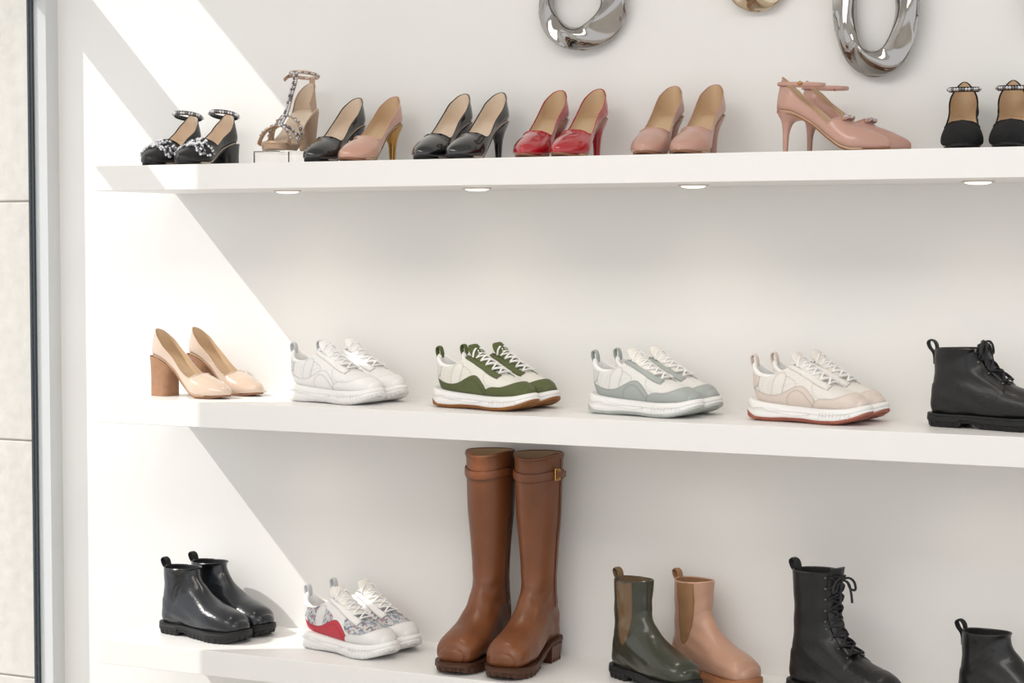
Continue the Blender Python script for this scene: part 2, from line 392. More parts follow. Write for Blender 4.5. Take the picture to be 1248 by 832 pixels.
# ------------------------------------------------------------------ pumps
def pump(name, mu, ml='lining', ms='tansole', mh=None, L=.22, H=.083, heel='stiletto', p=1.9, q=1.55, back=.0, openx=.66,
         strap=None, toe_gems=None, bow=None, crown=1.0, W=1.0):
    b = B(); mh = mh or mu
    hw = mkhw(0, L, [(0, .027*W), (.15, .029*W), (.35, .025*W), (.5, .029*W), (.7, .0385*W), (1, .038*W)], .034, .68, p, q)
    yc = lambda x: np.interp(np.asarray(x)/L, [0, .5, .75, 1], [0, 0, .002, .006])
    zbf = pch1([(0, H), (.14, H*.95), (.34, H*.66), (.5, H*.29), (.62, H*.07), (.71, .0), (.85, .0005), (1, .005)])
    zb = lambda x: .004+zbf(np.asarray(x)/L)
    crf = pch1([(0, .12), (.2, .11), (.4, .084), (.55, .062), (.65, .052), (.75, .045), (.88, .036), (1, .026)])
    rk = [(0, .50+back), (.05, .48+back*.7), (.14, .40+back*.2), (.25, .31), (.4, .33), (.5, .40), (openx-.07, .60), (openx-.02, .87), (openx, 1), (1, 1.0)]
    rf = pch1(rk)
    N = 84; NV = 37; xs = L*(.5-.5*np.cos(PI*np.arange(N+1)/N)); G = np.zeros((N+1, NV, 3)); nb, ntp = 3.0, 2.0
    edges = []
    for i, x in enumerate(xs):
        u = x/L; tx = min(max((u-.68)/.32, 0), 1); ef = .3+.7*max(1-tx**2.4, 0)**.5
        Hc = crf(u)*ef*(crown if u > .5 else 1); a = min(.27*Hc, .022); bb = Hc-a; z0 = float(zb(x)); r = rf(u)
        if r >= .999: A = PI
        else: s_ = max((r*Hc-a)/bb, .03); A = math.acos(-min(s_, 1)**(ntp/2))
        v = np.linspace(-A, A, NV); s = -np.cos(v); n = np.where(s < 0, nb, ntp); w = float(hw(x))
        zz = a+np.where(s < 0, -a*abs(s)**(2/n), bb*abs(s)**(2/n)); hz = 1-float(sstep(u, .05, .34)); h = np.clip(zz/.06, 0, 1.4)
        G[i, :, 0] = x+.009*h**2*max(1-u/.12, 0)
        G[i, :, 1] = float(yc(x))+w*np.sign(np.sin(v))*abs(np.sin(v))**(2/n)*(1-.36*hz*h**1.4)
        G[i, :, 2] = z0+zz
        if A < PI-.02: edges.append(i)
    nn = normals(G, False); b.grid(G, mu)
    I = G-nn*.0018; I[0] = G[0]+[.0018, 0, 0]; b.grid(I, ml)
    e = edges
    rim = np.concatenate([G[e, 0], G[e[-1]+1:e[-1]+2, 0], G[e, -1][::-1]]); b.tube(rim, .0013, mu, 6)
    slab(b, .008, L*.8, lambda x: np.maximum(hw(x)-.005, .0), yc, lambda x: zb(x)+.0035, lambda x: zb(x)+.001, [(0, 0), (1, 0)], ml, N=30)
    slab(b, 0.001, L-.001, lambda x: hw(x)*.84, yc, lambda x: zb(x)+.0015, lambda x: zb(x)-.003, [(0, -.0005), (.3, .0), (1, .0)], ms, N=44)
    if heel == 'stiletto': hk = [(0, .033, .032, .026), (.12, .03, .026, .0215), (.3, .0255, .0145, .0135), (.55, .0235, .0085, .0085), (1, .0235, .006, .006)]; ex = 2.2
    elif heel == 'slim': hk = [(0, .033, .032, .026), (.1, .028, .024, .02), (.25, .021, .011, .011), (.55, .018, .006, .006), (1, .017, .0045, .0045)]; ex = 2.2
    else: hk = [(0, .036, .035, .027), (.15, .034, .031, .0265), (.5, .032, .0275, .0255), (1, .032, .0265, .0265)]; ex = 3.6
    hf = pch(hk); ks = np.linspace(0, 1, 16); a = np.arange(28)/28*2*PI; HG = np.zeros((16, 28, 3))
    for i, k in enumerate(ks):
        cx, rx, ry = hf(float(k)); X = cx+rx*np.sign(np.cos(a))*abs(np.cos(a))**(2/ex); Y = ry*np.sign(np.sin(a))*abs(np.sin(a))**(2/ex)
        HG[i, :, 0] = X; HG[i, :, 1] = Y; HG[i, :, 2] = (1-k)*(zb(np.maximum(X, 0))+.001)
    b.grid(HG, mh, closev=True); b.add(HG[-1], [tuple(range(28))], ms)
    if strap:
        zc, rx, ry, tilt, cx, wv, sm, gems = strap
        a = np.linspace(0, 2*PI, 41)[:-1]
        P = np.stack([cx+rx*np.cos(a), ry*np.sin(a), zc+tilt*np.cos(a)], -1)
        b.sweep(P, (0, 0, 1), wv, .0012, sm, 8, closed=True, ex=3)
        zh = H+(.5+back)*.12
        if zh < zc-tilt:
            q = smoothpath([(.008, 0, zh-.012), (.006, 0, (zh+zc)/2), (cx-rx, 0, zc-tilt)], 10); b.sweep(q, (0, 1, 0), .008, .0013, sm, 8, ex=3)
        if gems:
            for k in range(34):
                t = 2*PI*k/34; b.gem((cx+(rx+.002)*math.cos(t), (ry+.002)*math.sin(t), zc+tilt*math.cos(t)), .0038, gems if k % 3 else 'gem2')
        else: b.gem((cx+.2*rx, -ry-.002, zc), .005, 'gold')
    def surf(u, v):
        i = min(int(np.searchsorted(xs, u*L)), N); j = int(round((v+1)/2*(NV-1))); return G[i, j]+nn[i, j]*.002
    if toe_gems:
        for k in range(120):
            u = openx+.01+random.random()*.2; v = random.choice((-1, 1))*(1-random.random()**1.2*.45)
            b.gem(surf(u, v), random.uniform(.0028, .0048), toe_gems if random.random() < .7 else 'gem2')
    if bow:
        c = surf(openx+.02, 1)
        for k in range(16):
            t = k*2.4; rr = .0022*math.sqrt(k); b.gem(c+np.array([rr*math.cos(t), rr*math.sin(t)*1.5, .002+.002*(k < 5)]), .0034, bow)
        for sg in (-1, 1):
            b.sweep(smoothpath([c, c+[.006, sg*.012, .003], c+[0, sg*.02, -.003], c+[-.006, sg*.012, .002], c], 16), (1, 0, .4), .003, .0015, mu, 8)
    return b.finish(name), L

# ------------------------------------------------------------------ sandal
def sandal():
    b = B(); L = .2; H = .085
    hw = mkhw(0, L, [(0, .026), (.15, .028), (.4, .025), (.7, .037), (1, .036)], .03, .7, 2.1, 2)
    zf = pch1([(0, H), (.14, H*.95), (.34, H*.66), (.5, H*.29), (.62, H*.07), (.71, 0), (.85, .0005), (1, .004)])
    zb = lambda x: .012+zf(np.asarray(x)/L)
    slab(b, 0, L, hw, zero, lambda x: zb(x)+.003, lambda x: zb(x)-.004, [(0, -.001), (.5, .001), (1, 0)], 'goldlea', topm='lining2')
    slab(b, L*.5, L, hw, zero, lambda x: zb(x)-.004, lambda x: zb(x)-.012, [(0, -.002), (1, -.001)], 'goldlea')
    a = np.arange(28)/28*2*PI; HG = np.zeros((12, 28, 3))
    for i, k in enumerate(np.linspace(0, 1, 12)):
        rx = .03-.016*k; X = .032-.01*k+rx*np.sign(np.cos(a))*abs(np.cos(a))**.6; HG[i, :, 0] = X
        HG[i, :, 1] = (.026-.012*k)*np.sign(np.sin(a))*abs(np.sin(a))**.6; HG[i, :, 2] = (1-k)*(zb(np.maximum(X, 0))-.003)
    b.grid(HG, 'goldlea', closev=True); b.add(HG[-1], [tuple(range(28))], 'tansole')
    th = np.linspace(-1.75, 1.75, 31); G = np.zeros((9, 31, 3))
    for i, k in enumerate(np.linspace(0, 1, 9)):
        G[i, :, 0] = .04-.04*np.cos(th)*(1-.03*k); G[i, :, 1] = .0265*np.sin(th)*(1-.25*k); G[i, :, 2] = zb(np.maximum(G[i, :, 0], 0))+k*(.058*(.35+.65*np.clip(np.cos(th*.85), 0, 1)))
    b.grid(G, 'goldlea'); n = normals(G, False); b.grid(G-n*.0018, 'lining2'); b.tube(G[-1], .0014, 'goldlea', 6)
    def arch(x0, x1, h, w, mm, gems):
        P = [(x0+(x1-x0)*(k+1)/2, .036*math.sin(k*PI/2), float(zb((x0+x1)/2))+h*math.cos(k*PI/2)) for k in np.linspace(-1, 1, 21)]
        b.sweep(P, (1, 0, 0), w, .0013, mm, 8, ex=3)
        if gems:
            for k in range(46):
                t = random.uniform(-.85, .85); x = x0+(x1-x0)*(t+1)/2+random.uniform(-w, w)*.9
                b.gem((x, .0375*math.sin(t*PI/2), float(zb((x0+x1)/2))+(h+.002)*math.cos(t*PI/2)), random.uniform(.0026, .0042), 'gem' if random.random() < .6 else 'gem2')
    arch(.125, .175, .04, .008, 'goldlea', True); arch(.175, .125, .042, .008, 'goldlea', True); arch(.115, .115, .052, .006, 'goldlea', True)
    ts = smoothpath([(.148, 0, float(zb(.148))+.043), (.12, 0, float(zb(.12))+.06), (.095, 0, .125), (.078, 0, .155), (.074, 0, .17)], 26)
    b.sweep(ts, (0, 1, 0), .006, .0013, 'goldlea', 8, ex=3)
    for q in ts[::1]:
        for sg in (-1, 1): b.gem(q+np.array([.002, sg*.003, .001]), .0032, 'gem' if random.random() < .7 else 'gem2')
    a = np.linspace(0, 2*PI, 41)[:-1]; P = np.stack([.036+.038*np.cos(a), .029*np.sin(a), .17+.004*np.cos(a)], -1)
    b.sweep(P, (0, 0, 1), .004, .0013, 'goldlea', 8, closed=True, ex=3)
    for k in range(0, 40): b.gem(P[k]*np.array([1, 1.06, 1]), .0028, 'gem' if k % 3 else 'gem2')
    b.sweep(smoothpath([(.002, 0, H+.06), (-.001, 0, .155), (-.001, 0, .168)], 8), (0, 1, 0), .007, .0013, 'goldlea', 8, ex=3)
    b.sweep(smoothpath([(.036, -.031, .17), (.05, -.034, .166), (.062, -.036, .158)], 8), (0, 0, 1), .004, .001, 'goldlea', 8, ex=3)
    b.gem((.036, -.031, .17), .005, 'gold')
    return b.finish('gold_sandal'), L

# ------------------------------------------------------------------ sneakers
def sneaker(name, mid, outs, c, lining='white', heelm='white', tongue='white', edge=.45):
    b = B(); L = .272
    pm = panelmat(name+'_upper', c['base'], [('pq', c.get('quarter'), edge*.8), ('pv', c.get('vamp'), edge*.6), ('ps', c['stripe'], edge), ('pf', c['fox'], edge),
                                            ('ps2', c.get('stripe2', c['fox']), edge), ('ph', c['heel'], edge), ('pm', c['guard'], edge), ('pe', c['eye'], edge), ('pc', c.get('collar', '#e9e8e6'), 0)],
                  bump=.4, bscale=420, knit=.35)
    yc = lambda x: np.interp(np.asarray(x), [0, .12, .2, .275], [0, 0, .001, .005])
    keys = [(0, .261, .053, .261, .032, .022), (.07, .247, .064, .25, .03, .035), (.18, .217, .075, .215, .028, .0445), (.3, .182, .088, .17, .028, .0455),
            (.42, .152, .105, .12, .03, .042), (.54, .130, .118, .062, .032, .038, 0., 2.6), (.66, .115, .124, .018, .042, .036, .001, 2.4),
            (.8, .107, .126, .004, .078, .034, .008, 2.2), (1.0, .104, .123, .002, .123, .031, .028, 2.1)]
    U = Upper(keys, yc=yc, cap=.009)
    sp_ = smoothpoly
    P = {'pm': sp_([(.155, -.02), (.165, .044), (.188, .056), (.215, .054), (.236, .062), (.252, .074), (.31, .08), (.31, -.02)]),
         'pf': sp_([(-.06, -.02), (-.06, .070), (-.005, .072), (.020, .066), (.050, .056), (.085, .058), (.112, .072), (.138, .082), (.158, .070), (.176, .05), (.2, -.02)]),
         'ph': sp_([(-.06, .066), (-.06, .13), (.008, .125), (.026, .104), (.032, .088), (.022, .066)]),
         'pq': sp_([(.028, .060), (.024, .085), (.035, .100), (.06, .104), (.09, .102), (.118, .092), (.13, .080), (.10, .062), (.06, .052)]),
         'pv': sp_([(.165, .055), (.160, .11), (.25, .11), (.252, .075), (.22, .052)]),
         'ps': sp_([(.060, .040), (.066, .085), (.076, .104), (.094, .108), (.100, .094), (.092, .070), (.090, .040)], 2),
         'ps2': sp_([(.100, .030), (.104, .058), (.125, .072), (.146, .066), (.166, .044), (.170, .030)], 2)}
    hgt = {'pq': .0, 'pv': -.0006, 'ps': .001, 'pf': .0014, 'ps2': .0022, 'ph': .0019, 'pm': .002}
    def mask(x, y, z, t, ph):
        a = np.minimum(ph, 2*PI-ph); at = {}; rs = np.zeros(x.shape)
        for k in ('pq', 'pv', 'ps', 'pf', 'ps2', 'ph', 'pm'):
            d = sdist(x, z, P[k]); at[k] = d; s_ = sstep(d, -.0006, .0008); rs = rs*(1-s_)+np.maximum(rs, hgt[k])*s_ if hgt[k] > 0 else rs+hgt[k]*s_
        d = np.minimum(np.minimum((a-.36)*.045, (.92-.3*t-a)*.045), np.minimum((t-.24)*.2, (.86-t)*.12)); at['pe'] = d
        s_ = sstep(d, -.0006, .0008); rs = rs*(1-s_)+.0026*s_
        d = (t-.945)*.12; at['pc'] = d; rs = rs+.001*sstep(d, -.0005, .001)
        return at, rs
    U.build(b, pm, lining, nu=170, nv=96, lin_from=.62, thick=.007, mask=mask, rimm='white')
    ribbon(b, [(.178, .093, .016, .003, .004), (.155, .106, .02, .004, .005), (.133, .120, .022, .005, .006), (.118, .131, .023, .0055, .006), (.108, .142, .021, .005, .005), (.104, .148, .017, .003, .004)], tongue)
    laces(b, U, .26, .76, 8, .44, .52, 'lace', r=.0026, off=.0055, bowsize=.026)
    tab(b, [(.008, .096), (-.001, .112), (-.007, .126), (-.006, .137), (.000, .140), (.006, .131), (.008, .114)], .0065, heelm, .0018)
    hw = mkhw(-.008, .28, [(0, .036), (.2, .040), (.42, .037), (.6, .043), (.75, .0505), (1, .0495)], .04, .68, 2.2, 2.1)
    zt = pch1([(-.01, .048), (.03, .041), (.08, .037), (.13, .035), (.19, .033), (.24, .035), (.28, .043)])
    zb = pch1([(-.01, .010), (.02, .001), (.06, .0), (.1, .002), (.14, .002), (.18, 0), (.22, .001), (.255, .009), (.28, .021)])
    slab(b, -.008, .28, hw, yc, zt, lambda x: zb(x)+.006, [(0, .0), (.12, .0025), (.3, .003), (.42, .001), (.5, .0005), (.58, .002), (.8, .001), (.93, -.001), (1, -.004)], mid, N=80)
    slab(b, -.008, .28, hw, yc, lambda x: zb(x)+.0085, zb, [(0, -.004), (.2, -.001), (.6, .0032), (1, .0028)], outs, N=110, lug=(.6, .0022, .006))
    xs = np.linspace(.0, .16, 30)
    for sg in (-1, 1):
        q = [(x, float(yc(x))+sg*(float(hw(x))+.0026), .021+.005*math.sin((x)*38)+.004*(x < .05)) for x in xs[3:]]
        b.tube(q, .0014, mid, 6)
        for k in range(9):
            x = .185+.008*k; yy = float(yc(x))+sg*(float(hw(x))+.0026); b.tube([(x, yy, .014), (x+.0015, yy, .020), (x+.003, yy, .026)], .0011, mid, 5)
    if outs != mid:
        slab(b, .215, .2825, hw, yc, lambda x: np.interp(x, [.215, .25, .285], [.008, .016, .030]), lambda x: zb(x)+.004, [(0, .003), (.6, .0036), (1, .002)], outs, N=40)
        slab(b, -.0105, .03, hw, yc, lambda x: np.interp(x, [-.01, .03], [.026, .008]), lambda x: zb(x)+.003, [(0, .003), (.6, .0036), (1, .003)], outs, N=40)
    return b.finish(name), L

# ------------------------------------------------------------------ boots
def boot(name, lea, solem, lining='lining', Ht=.21, gore=None, gc=None, lc=None, lace=None, tabm=None, dz=.01, sole=.036, heelh=0, strapm=None, wr=0, calf=None, zipm=None, lr=.33, coat=.2):
    b = B(); L = .27
    yc = lambda x: np.interp(np.asarray(x), [0, .12, .2, .275], [0, 0, .001, .005])
    keys = [(0, .260, .052, .260, .020, .028), (.06, .247, .066, .25, .015, .039), (.15, .217, .077, .215, .013, .0465), (.25, .183, .087, .178, .013, .047),
            (.34, .156, .102, .132, .014, .043), (.43, .135, .120, .072, .014, .039, 0, 3.0), (.5, .122, .136, .016, .016, .0365, 0, 3.0),
            (.57, .115, .150, .004, .050, .0355, 0, 2.5), (.64, .112, .160, .008, .088, .035, 0, 2.2)]
    if calf:
        keys += [(.70, .111, .185, .014, .14, .036, 0, 2.05), (.78, .113, .24, .012, .21, .040, 0, 2.0), (.87, .119, .31, .005, .29, .0465, 0, 2.0), (.95, .123, Ht-.04, .002, Ht-.05, .0485, 0, 2.0), (1., .124, Ht, .001, Ht-.004, .049, 0, 2.0)]
    elif Ht > .23:
        keys += [(.76, .113, .19, .012, .16, .037, 0, 2.), (1., .117, Ht, .008, Ht-.004, .042, 0, 2.)]
    else: keys += [(1., .115, Ht, .010, Ht-.003, .0405, .0 if not gore else .003, 2.)]
    if heelh: dzf = lambda x: .024-.020*sstep(x, .075, .17)
    else: dzf = lambda x: zero(x)+dz
    dzh = float(dzf(0.))
    U = Upper(keys, yc=yc, cap=.01, dz=dzf)
    gp = smoothpoly([(.043, Ht+.06), (.094, Ht+.06), (.096, Ht-.02), (.090, .12), (.080, .084), (.066, .074), (.052, .09), (.045, Ht-.02)], 2) if gore else None
    hp = smoothpoly([(-.04, -.02), (-.04, .08), (.01, .088), (.035, .076), (.055, .05), (.07, -.02)])
    um = lea
    if gore:
        um = panelmat(name+'_upper', lc, [('hp', None, .45), ('gp', gc, .5)], rough=lr, bump=.25, bscale=200); M[um].node_tree.nodes['Principled BSDF'].inputs['Coat Weight'].default_value = coat
    def mask(x, y, z, t, ph):
        a = np.minimum(ph, 2*PI-ph); at = {}; rs = np.zeros(x.shape)
        d = sdist(x, z, hp); at['hp'] = d; rs += .001*sstep(d, -.0006, .0008)*(1.6 if lace else 1)
        if gp is not None:
            d = np.minimum(sdist(x, z, gp), (t-.3)*.3); at['gp'] = d; s_ = sstep(d, -.0006, .0008); rs = rs*(1-s_)-.0012*s_+.0004*s_*np.sin(x*3200)
        if lace:
            k = (a > .34) & (a < .95) & (t > .27); rs[k] = .0022
            k = (a <= .34) & (t > .27); rs[k] = -.001
            k = (x > .225); rs[k] = .0016
        if calf: rs[t > .985] = .0015
        return at, rs
    if wr:
        dsp = lambda x, y, z, t, ph: wr*(np.exp(-((t-.5)/.13)**2)*(np.sin(z*170+x*60+np.sin(y*70))+.6*np.sin(z*95-x*130+y*50)))+wr*.35*np.sin(z*28+y*30+x*20)*(t > .55)
    else:
        dsp = lambda x, y, z, t, ph: .0009*np.exp(-((t-.44)/.12)**2)*(np.sin(z*190+x*70+np.sin(y*60)*1.2))+.0008*np.exp(-((t-.7)/.2)**2)*np.sin(z*110+y*60-x*40)
    U.build(b, um, lining, nu=130 if calf else 120, nv=80, lin_from=.62, thick=.004, mask=mask, disp=dsp, rimm=lea)
    x0, x1 = -.004, .277
    hw = mkhw(x0, x1, [(0, .037), (.2, .0395), (.42, .037), (.58, .043), (.74, .0515), (1, .051)], .036, .7, 2.4, 2.3)
    st = sole; zt = lin1([(-.01, st), (.1, st-.001), (.2, st-.002), (.25, st), (.28, st+.006)])
    if heelh:
        zb = pch1([(-.01, .034), (.05, .034), (.08, .031), (.12, .010), (.15, .0), (.22, 0), (.25, .003), (.28, .010)])
        ztt = pch1([(-.01, .048), (.05, .048), (.08, .046), (.12, .032), (.16, .024), (.22, .023), (.28, .028)])
        slab(b, x0, x1, hw, yc, ztt, zb, [(0, -.003), (.45, -.0005), (.5, .0015), (.8, .0015), (.85, .0003), (1, .0012)], solem, N=90, lug=(.45, .003, .009))
        slab(b, x0, .078, lambda x: np.where(x < x0+.036, .037*np.sqrt(np.clip(1-(1-(x-x0)/.036)**2, 0, 1)), .037)*np.where(x > .0775, .97, 1), zero, lambda x: zero(x)+.036, zero, [(0, -.002), (.2, -.0015), (.21, -.0022), (1, .0012)], 'brown2', N=40, lug=(.2, .002, .008))
    else:
        zb = lin1([(-.01, .004), (.01, 0), (.078, 0), (.082, .010), (.1, .010), (.125, .0), (.22, 0), (.25, .003), (.28, .012)])
        slab(b, x0, x1, hw, yc, zt, zb, [(0, -.003), (.42, -.0005), (.46, .0012), (.78, .0012), (.82, .0002), (.9, .0010), (1, .0002)], solem, N=120, lug=(.42, .0022, .008))
    if lace:
        ribbon(b, [(.165, .096+dz, .014, .003, .003), (.137, .122+dz, .017, .004, .004), (.118, .16+dz, .019, .004, .004), (.117, Ht-.02+dz, .02, .004, .004), (.122, Ht+.01+dz, .02, .003, .003)], lea)
        laces(b, U, .3, .97, lace, .4, .46, 'blacklace', r=.003, off=.0068, eyem='metal', bowsize=.036)
    if tabm:
        h = Ht+dzh
        tab(b, [(.008, h-.035), (.005, h-.012), (-.005, h), (-.008, h+.010), (-.002, h+.015), (.006, h+.012), (.013, h-.008), (.0135, h-.02)], .008, tabm, .0015)
    if calf:
        for sg in (PI/2, -PI/2):
            q = [U.S(t, sg, .0012) for t in np.linspace(.55, .99, 40)]; b.tube(q, .0011, 'brown2', 6)
        ph = np.arange(44)/44*2*PI
        tt = .95; ww = .0085
        R = np.array([U.S(tt, float(a), .002) for a in ph]); b.sweep(R, (0, 0, 1), ww, .0016, lea, 8, closed=True, ex=4)
        for dzz in (-ww-.0005, ww+.0005):
            b.tube(R+np.array([0, 0, dzz]), .0009, 'brown2', 5, closed=True)
        R = np.array([U.S(.995, float(a), .0005) for a in ph]); b.tube(R, .0018, 'brown2', 6, closed=True)
        if strapm:
            c = U.S(tt, 1.25 if strapm > 0 else -1.25, .005); sg = 1 if strapm > 0 else -1
            d = U.S(tt, sg*1.55, .005)-c; d /= np.linalg.norm(d); z = np.array([0, 0, 1.])
            q = [c-d*.009-z*.011, c-d*.009+z*.011, c+d*.009+z*.011, c+d*.009-z*.011, c-d*.009-z*.011]
            for i in range(4): b.tube([q[i], (q[i]+q[i+1])/2, q[i+1]], .0018, 'gold', 8)
            b.tube([c-z*.011, c, c+z*.011], .0014, 'gold', 6)
            R = np.array([U.S(tt, sg*a, .0055) for a in np.linspace(1.25, 2.2, 14)]); b.sweep(R, (0, 0, 1), .007, .0014, lea, 8, ex=4)
        if zipm:
            q = [U.S(t, zipm*1.9, .002) for t in np.linspace(.5, .99, 40)]; b.sweep(q, (1, .5, 0), .003, .0012, 'brown2', 6)
    if gp is not None:
        q = [U.S(t, PI, .0005) for t in np.linspace(.52, .98, 24)]; b.tube(q, .001, lea, 6)
    return b.finish(name), L

# ------------------------------------------------------------------ room
def boxobj(name, a, c, m, bev=0):
    b = B(); b.box(a, c, m); me = b.finish(name, ground=False, flat=True)
    ob = bpy.data.objects.new(name, me); bpy.context.scene.collection.objects.link(ob)
    if bev:
        md = ob.modifiers.new('bevel', 'BEVEL'); md.width = bev; md.segments = 3
    return ob
boxobj('wall_back', (-.067, 0, 0), (4.6, .15, 2.8), 'wall')
boxobj('floor', (-.12, -6, -.1), (4.6, .15, 0), 'floor')
boxobj('ceiling', (-.16, -6, 2.8), (4.6, .15, 2.9), 'wall')
lw = B(); lw.box((-.16, -.75, 2.50), (-.067, 0, 2.8), 'wall'); lw.box((-.16, -6, 0), (-.067, -.75, 2.8), 'wall'); lw.box((-.16, -.75, 0), (-.067, 0, .08), 'wall')
ob = bpy.data.objects.new('wall_left', lw.finish('wall_left', ground=False, flat=True)); bpy.context.scene.collection.objects.link(ob)
win = bpy.data.objects.new('window_1', None); bpy.context.scene.collection.objects.link(win)
def child(name, bb, par, **k):
    o = bpy.data.objects.new(name, bb.finish(name, ground=False, **k)); bpy.context.scene.collection.objects.link(o); o.parent = par; return o
fb = B(); fb.box((-.12, -.045, .08), (-.067, 0, 2.50), 'frame'); fb.box((-.12, -.75, .08), (-.067, -.70, 2.50), 'frame')
fb.box((-.115, -.70, 1.99), (-.075, -.045, 2.10), 'frame'); fb.box((-.12, -.70, .08), (-.067, -.045, .13), 'frame'); fb.box((-.12, -.70, 2.47), (-.067, -.045, 2.50), 'frame')
child('frame', fb, win, flat=True)
gb = B(); gb.box((-.118, -.052, .13), (-.103, -.045, 1.99), 'gasket'); child('gasket', gb, win, flat=True)
gb = B(); gb.box((-.112, -.70, .13), (-.108, -.052, 1.99), 'glass'); child('glass', gb, win, flat=True)
sb = B(); sb.box((-1.2, .006, 0), (-.125, .5, 3.2), 'mortar')
for z0, z1 in ((.0, .33), (.334, .916), (.92, 1.501), (1.505, 2.086), (2.09, 2.67), (2.675, 3.2)):
    sb.box((-1.2, 0, z0), (-.125, .5, z1), 'stone')
ob = bpy.data.objects.new('wall_exterior', sb.finish('wall_exterior', ground=False, flat=True)); bpy.context.scene.collection.objects.link(ob)
md = ob.modifiers.new('bevel', 'BEVEL'); md.width = .003; md.segments = 2

ZT, ZM, ZB = 1.57, 1.06, .523
for z in (ZT, ZM, ZB): boxobj('wall_shelf', (.272, -.302, z-.054), (3.6, 0, z), 'shelf', .0012)

for zs, en in ((ZT, .75), (ZM, .75)):  # middle-shelf row is out of view, added to brighten the wall below it
    for X in (.676, 1.139, 1.617, 2.176):
        b = B(); z = zs-.054; a = np.arange(40)/40*2*PI
        def rg(r, zz): return np.stack([r*np.cos(a), r*np.sin(a), np.full(40, zz)], -1)
        b.grid(np.array([rg(.031, 0.), rg(.031, -.002), rg(.029, -.003), rg(.025, -.003)]), 'trim', closev=True)
        b.grid(np.array([rg(.025, -.0025), rg(.023, -.0045), rg(.017, -.006), rg(.01, -.0068), rg(.001, -.007)]), 'lamp', closev=True)
        me = b.finish('recessed_downlight', ground=False); put(me, 'recessed_downlight', X, -.15, z)
        ld = bpy.data.lights.new('downlight_beam', 'SPOT'); ld.energy = en; ld.color = (1, .86, .73); ld.spot_size = math.radians(155); ld.spot_blend = 1; ld.shadow_soft_size = .04
        lo = bpy.data.objects.new('downlight_beam', ld); lo.location = (X, -.19, z-.02); bpy.context.scene.collection.objects.link(lo)

# ------------------------------------------------------------------ wall sculptures
def ringart(name, X, Z, ro, ri, off, depth, m, ph=0, tw=.25):
    b = B(); n = 96; k = 28; a = np.arange(n)/n*2*PI; f = np.arange(k)/k*2*PI; G = np.zeros((n, k, 3))
    for i, t in enumerate(a):
        c, s_ = math.cos(t), math.sin(t); ex = ro[2]
        C = np.sign(c)*abs(c)**(2/ex); S_ = np.sign(s_)*abs(s_)**(2/ex)
        O = np.array([ro[0]*C, ro[1]*S_]); I = np.array([ri[0]*C+off[0], ri[1]*S_+off[1]])
        mid = (O+I)/2; hv = (O-I)/2; d = depth*(1+tw*math.sin(3*t+ph)); sk = .55*math.sin(2*t+ph)
        u = np.cos(f); v = np.sign(np.sin(f))*abs(np.sin(f))**.8
        G[i, :, 0] = mid[0]+hv[0]*u; G[i, :, 2] = mid[1]+hv[1]*u
        G[i, :, 1] = -(v*d*(1-.35*u)+sk*u*d*1.1+.25*d*np.sin(2*f+5*t)*(v > 0))
    G[:, :, 1] -= G[:, :, 1].max()
    b.grid(G, m, closev=True, closeu=True)
    me = b.finish(name, ground=False, ang=180); put(me, name, X, -.001, Z)
ringart('round_steel_wall_sculpture', 1.322, 1.895, (.100, .093, 2.0), (.055, .054, 2.0), (-.012, .010), .015, 'chrome', 0)
ringart('small_metal_wall_sculpture', 1.703, 1.925, (.062, .062, 2.1), (.02, .02, 2), (0, .02), .014, 'brass', 1)
ringart('oval_steel_wall_sculpture', 1.949, 1.874, (.087, .150, 2.3), (.038, .100, 2.2), (-.004, .0), .017, 'chrome', 2.2)
ringart('pebble_steel_wall_sculpture', 2.312, 1.86, (.075, .085, 2.1), (.03, .035, 2), (0, .01), .015, 'chrome', 1)

# ------------------------------------------------------------------ TOP SHELF
E = .0003
me, L = pump('black_jewelled_pump', 'blacklea', 'lining2', 'blacksole', L=.215, H=.05, heel='block', back=.1, strap=(.118, .034, .029, .006, .036, .005, 'blacklea', 'gem'), toe_gems='gem', openx=.62)
put(me, 'jewelled_ankle_strap_pump', .378, -.165, ZT+E, -88, L); put(me, 'jewelled_ankle_strap_pump', .476, -.165, ZT+E, -88, L, True)
rb = B(); w, d, h, t = .045, .07, .028, .003
rb.box((-w, -d, h-t), (w, d, h), 'acrylic'); rb.box((-w, -d, 0), (-w+t, d, h-t), 'acrylic'); rb.box((w-t, -d, 0), (w, d, h-t), 'acrylic')
put(rb.finish('acrylic_riser', flat=True), 'acrylic_riser', .690, -.165, ZT+E)
me, L = sandal(); put(me, 'gold_jewelled_sandal', .694, -.165, ZT+.0285, -86, L)
bp, L = pump('black_patent_pump', 'blackpat', 'lining2', 'blacksole')
npm, L = pump('nude_patent_pump', 'nudepat', 'lining', 'tansole', mh='gold')
np2, L = pump('nude_leather_pump', 'nudelea', 'lining', 'tansole', p=2.0, q=1.7)
rp, L = pump('red_patent_pump', 'redpat', 'lining', 'tansole')
put(bp, 'black_patent_pump', .802, -.165, ZT+E, -92, L); put(npm, 'nude_patent_pump', .896, -.165, ZT+E, -91, L, True)
put(bp, 'black_patent_pump', 1.064, -.165, ZT+E, -92, L); put(bp, 'black_patent_pump', 1.150, -.165, ZT+E, -92, L, True)
put(rp, 'red_patent_pump', 1.292, -.165, ZT+E, -89, L); put(rp, 'red_patent_pump', 1.380, -.165, ZT+E, -89, L, True)
put(np2, 'nude_leather_pump', 1.547, -.165, ZT+E, -88, L); put(np2, 'nude_leather_pump', 1.635, -.165, ZT+E, -88, L, True)
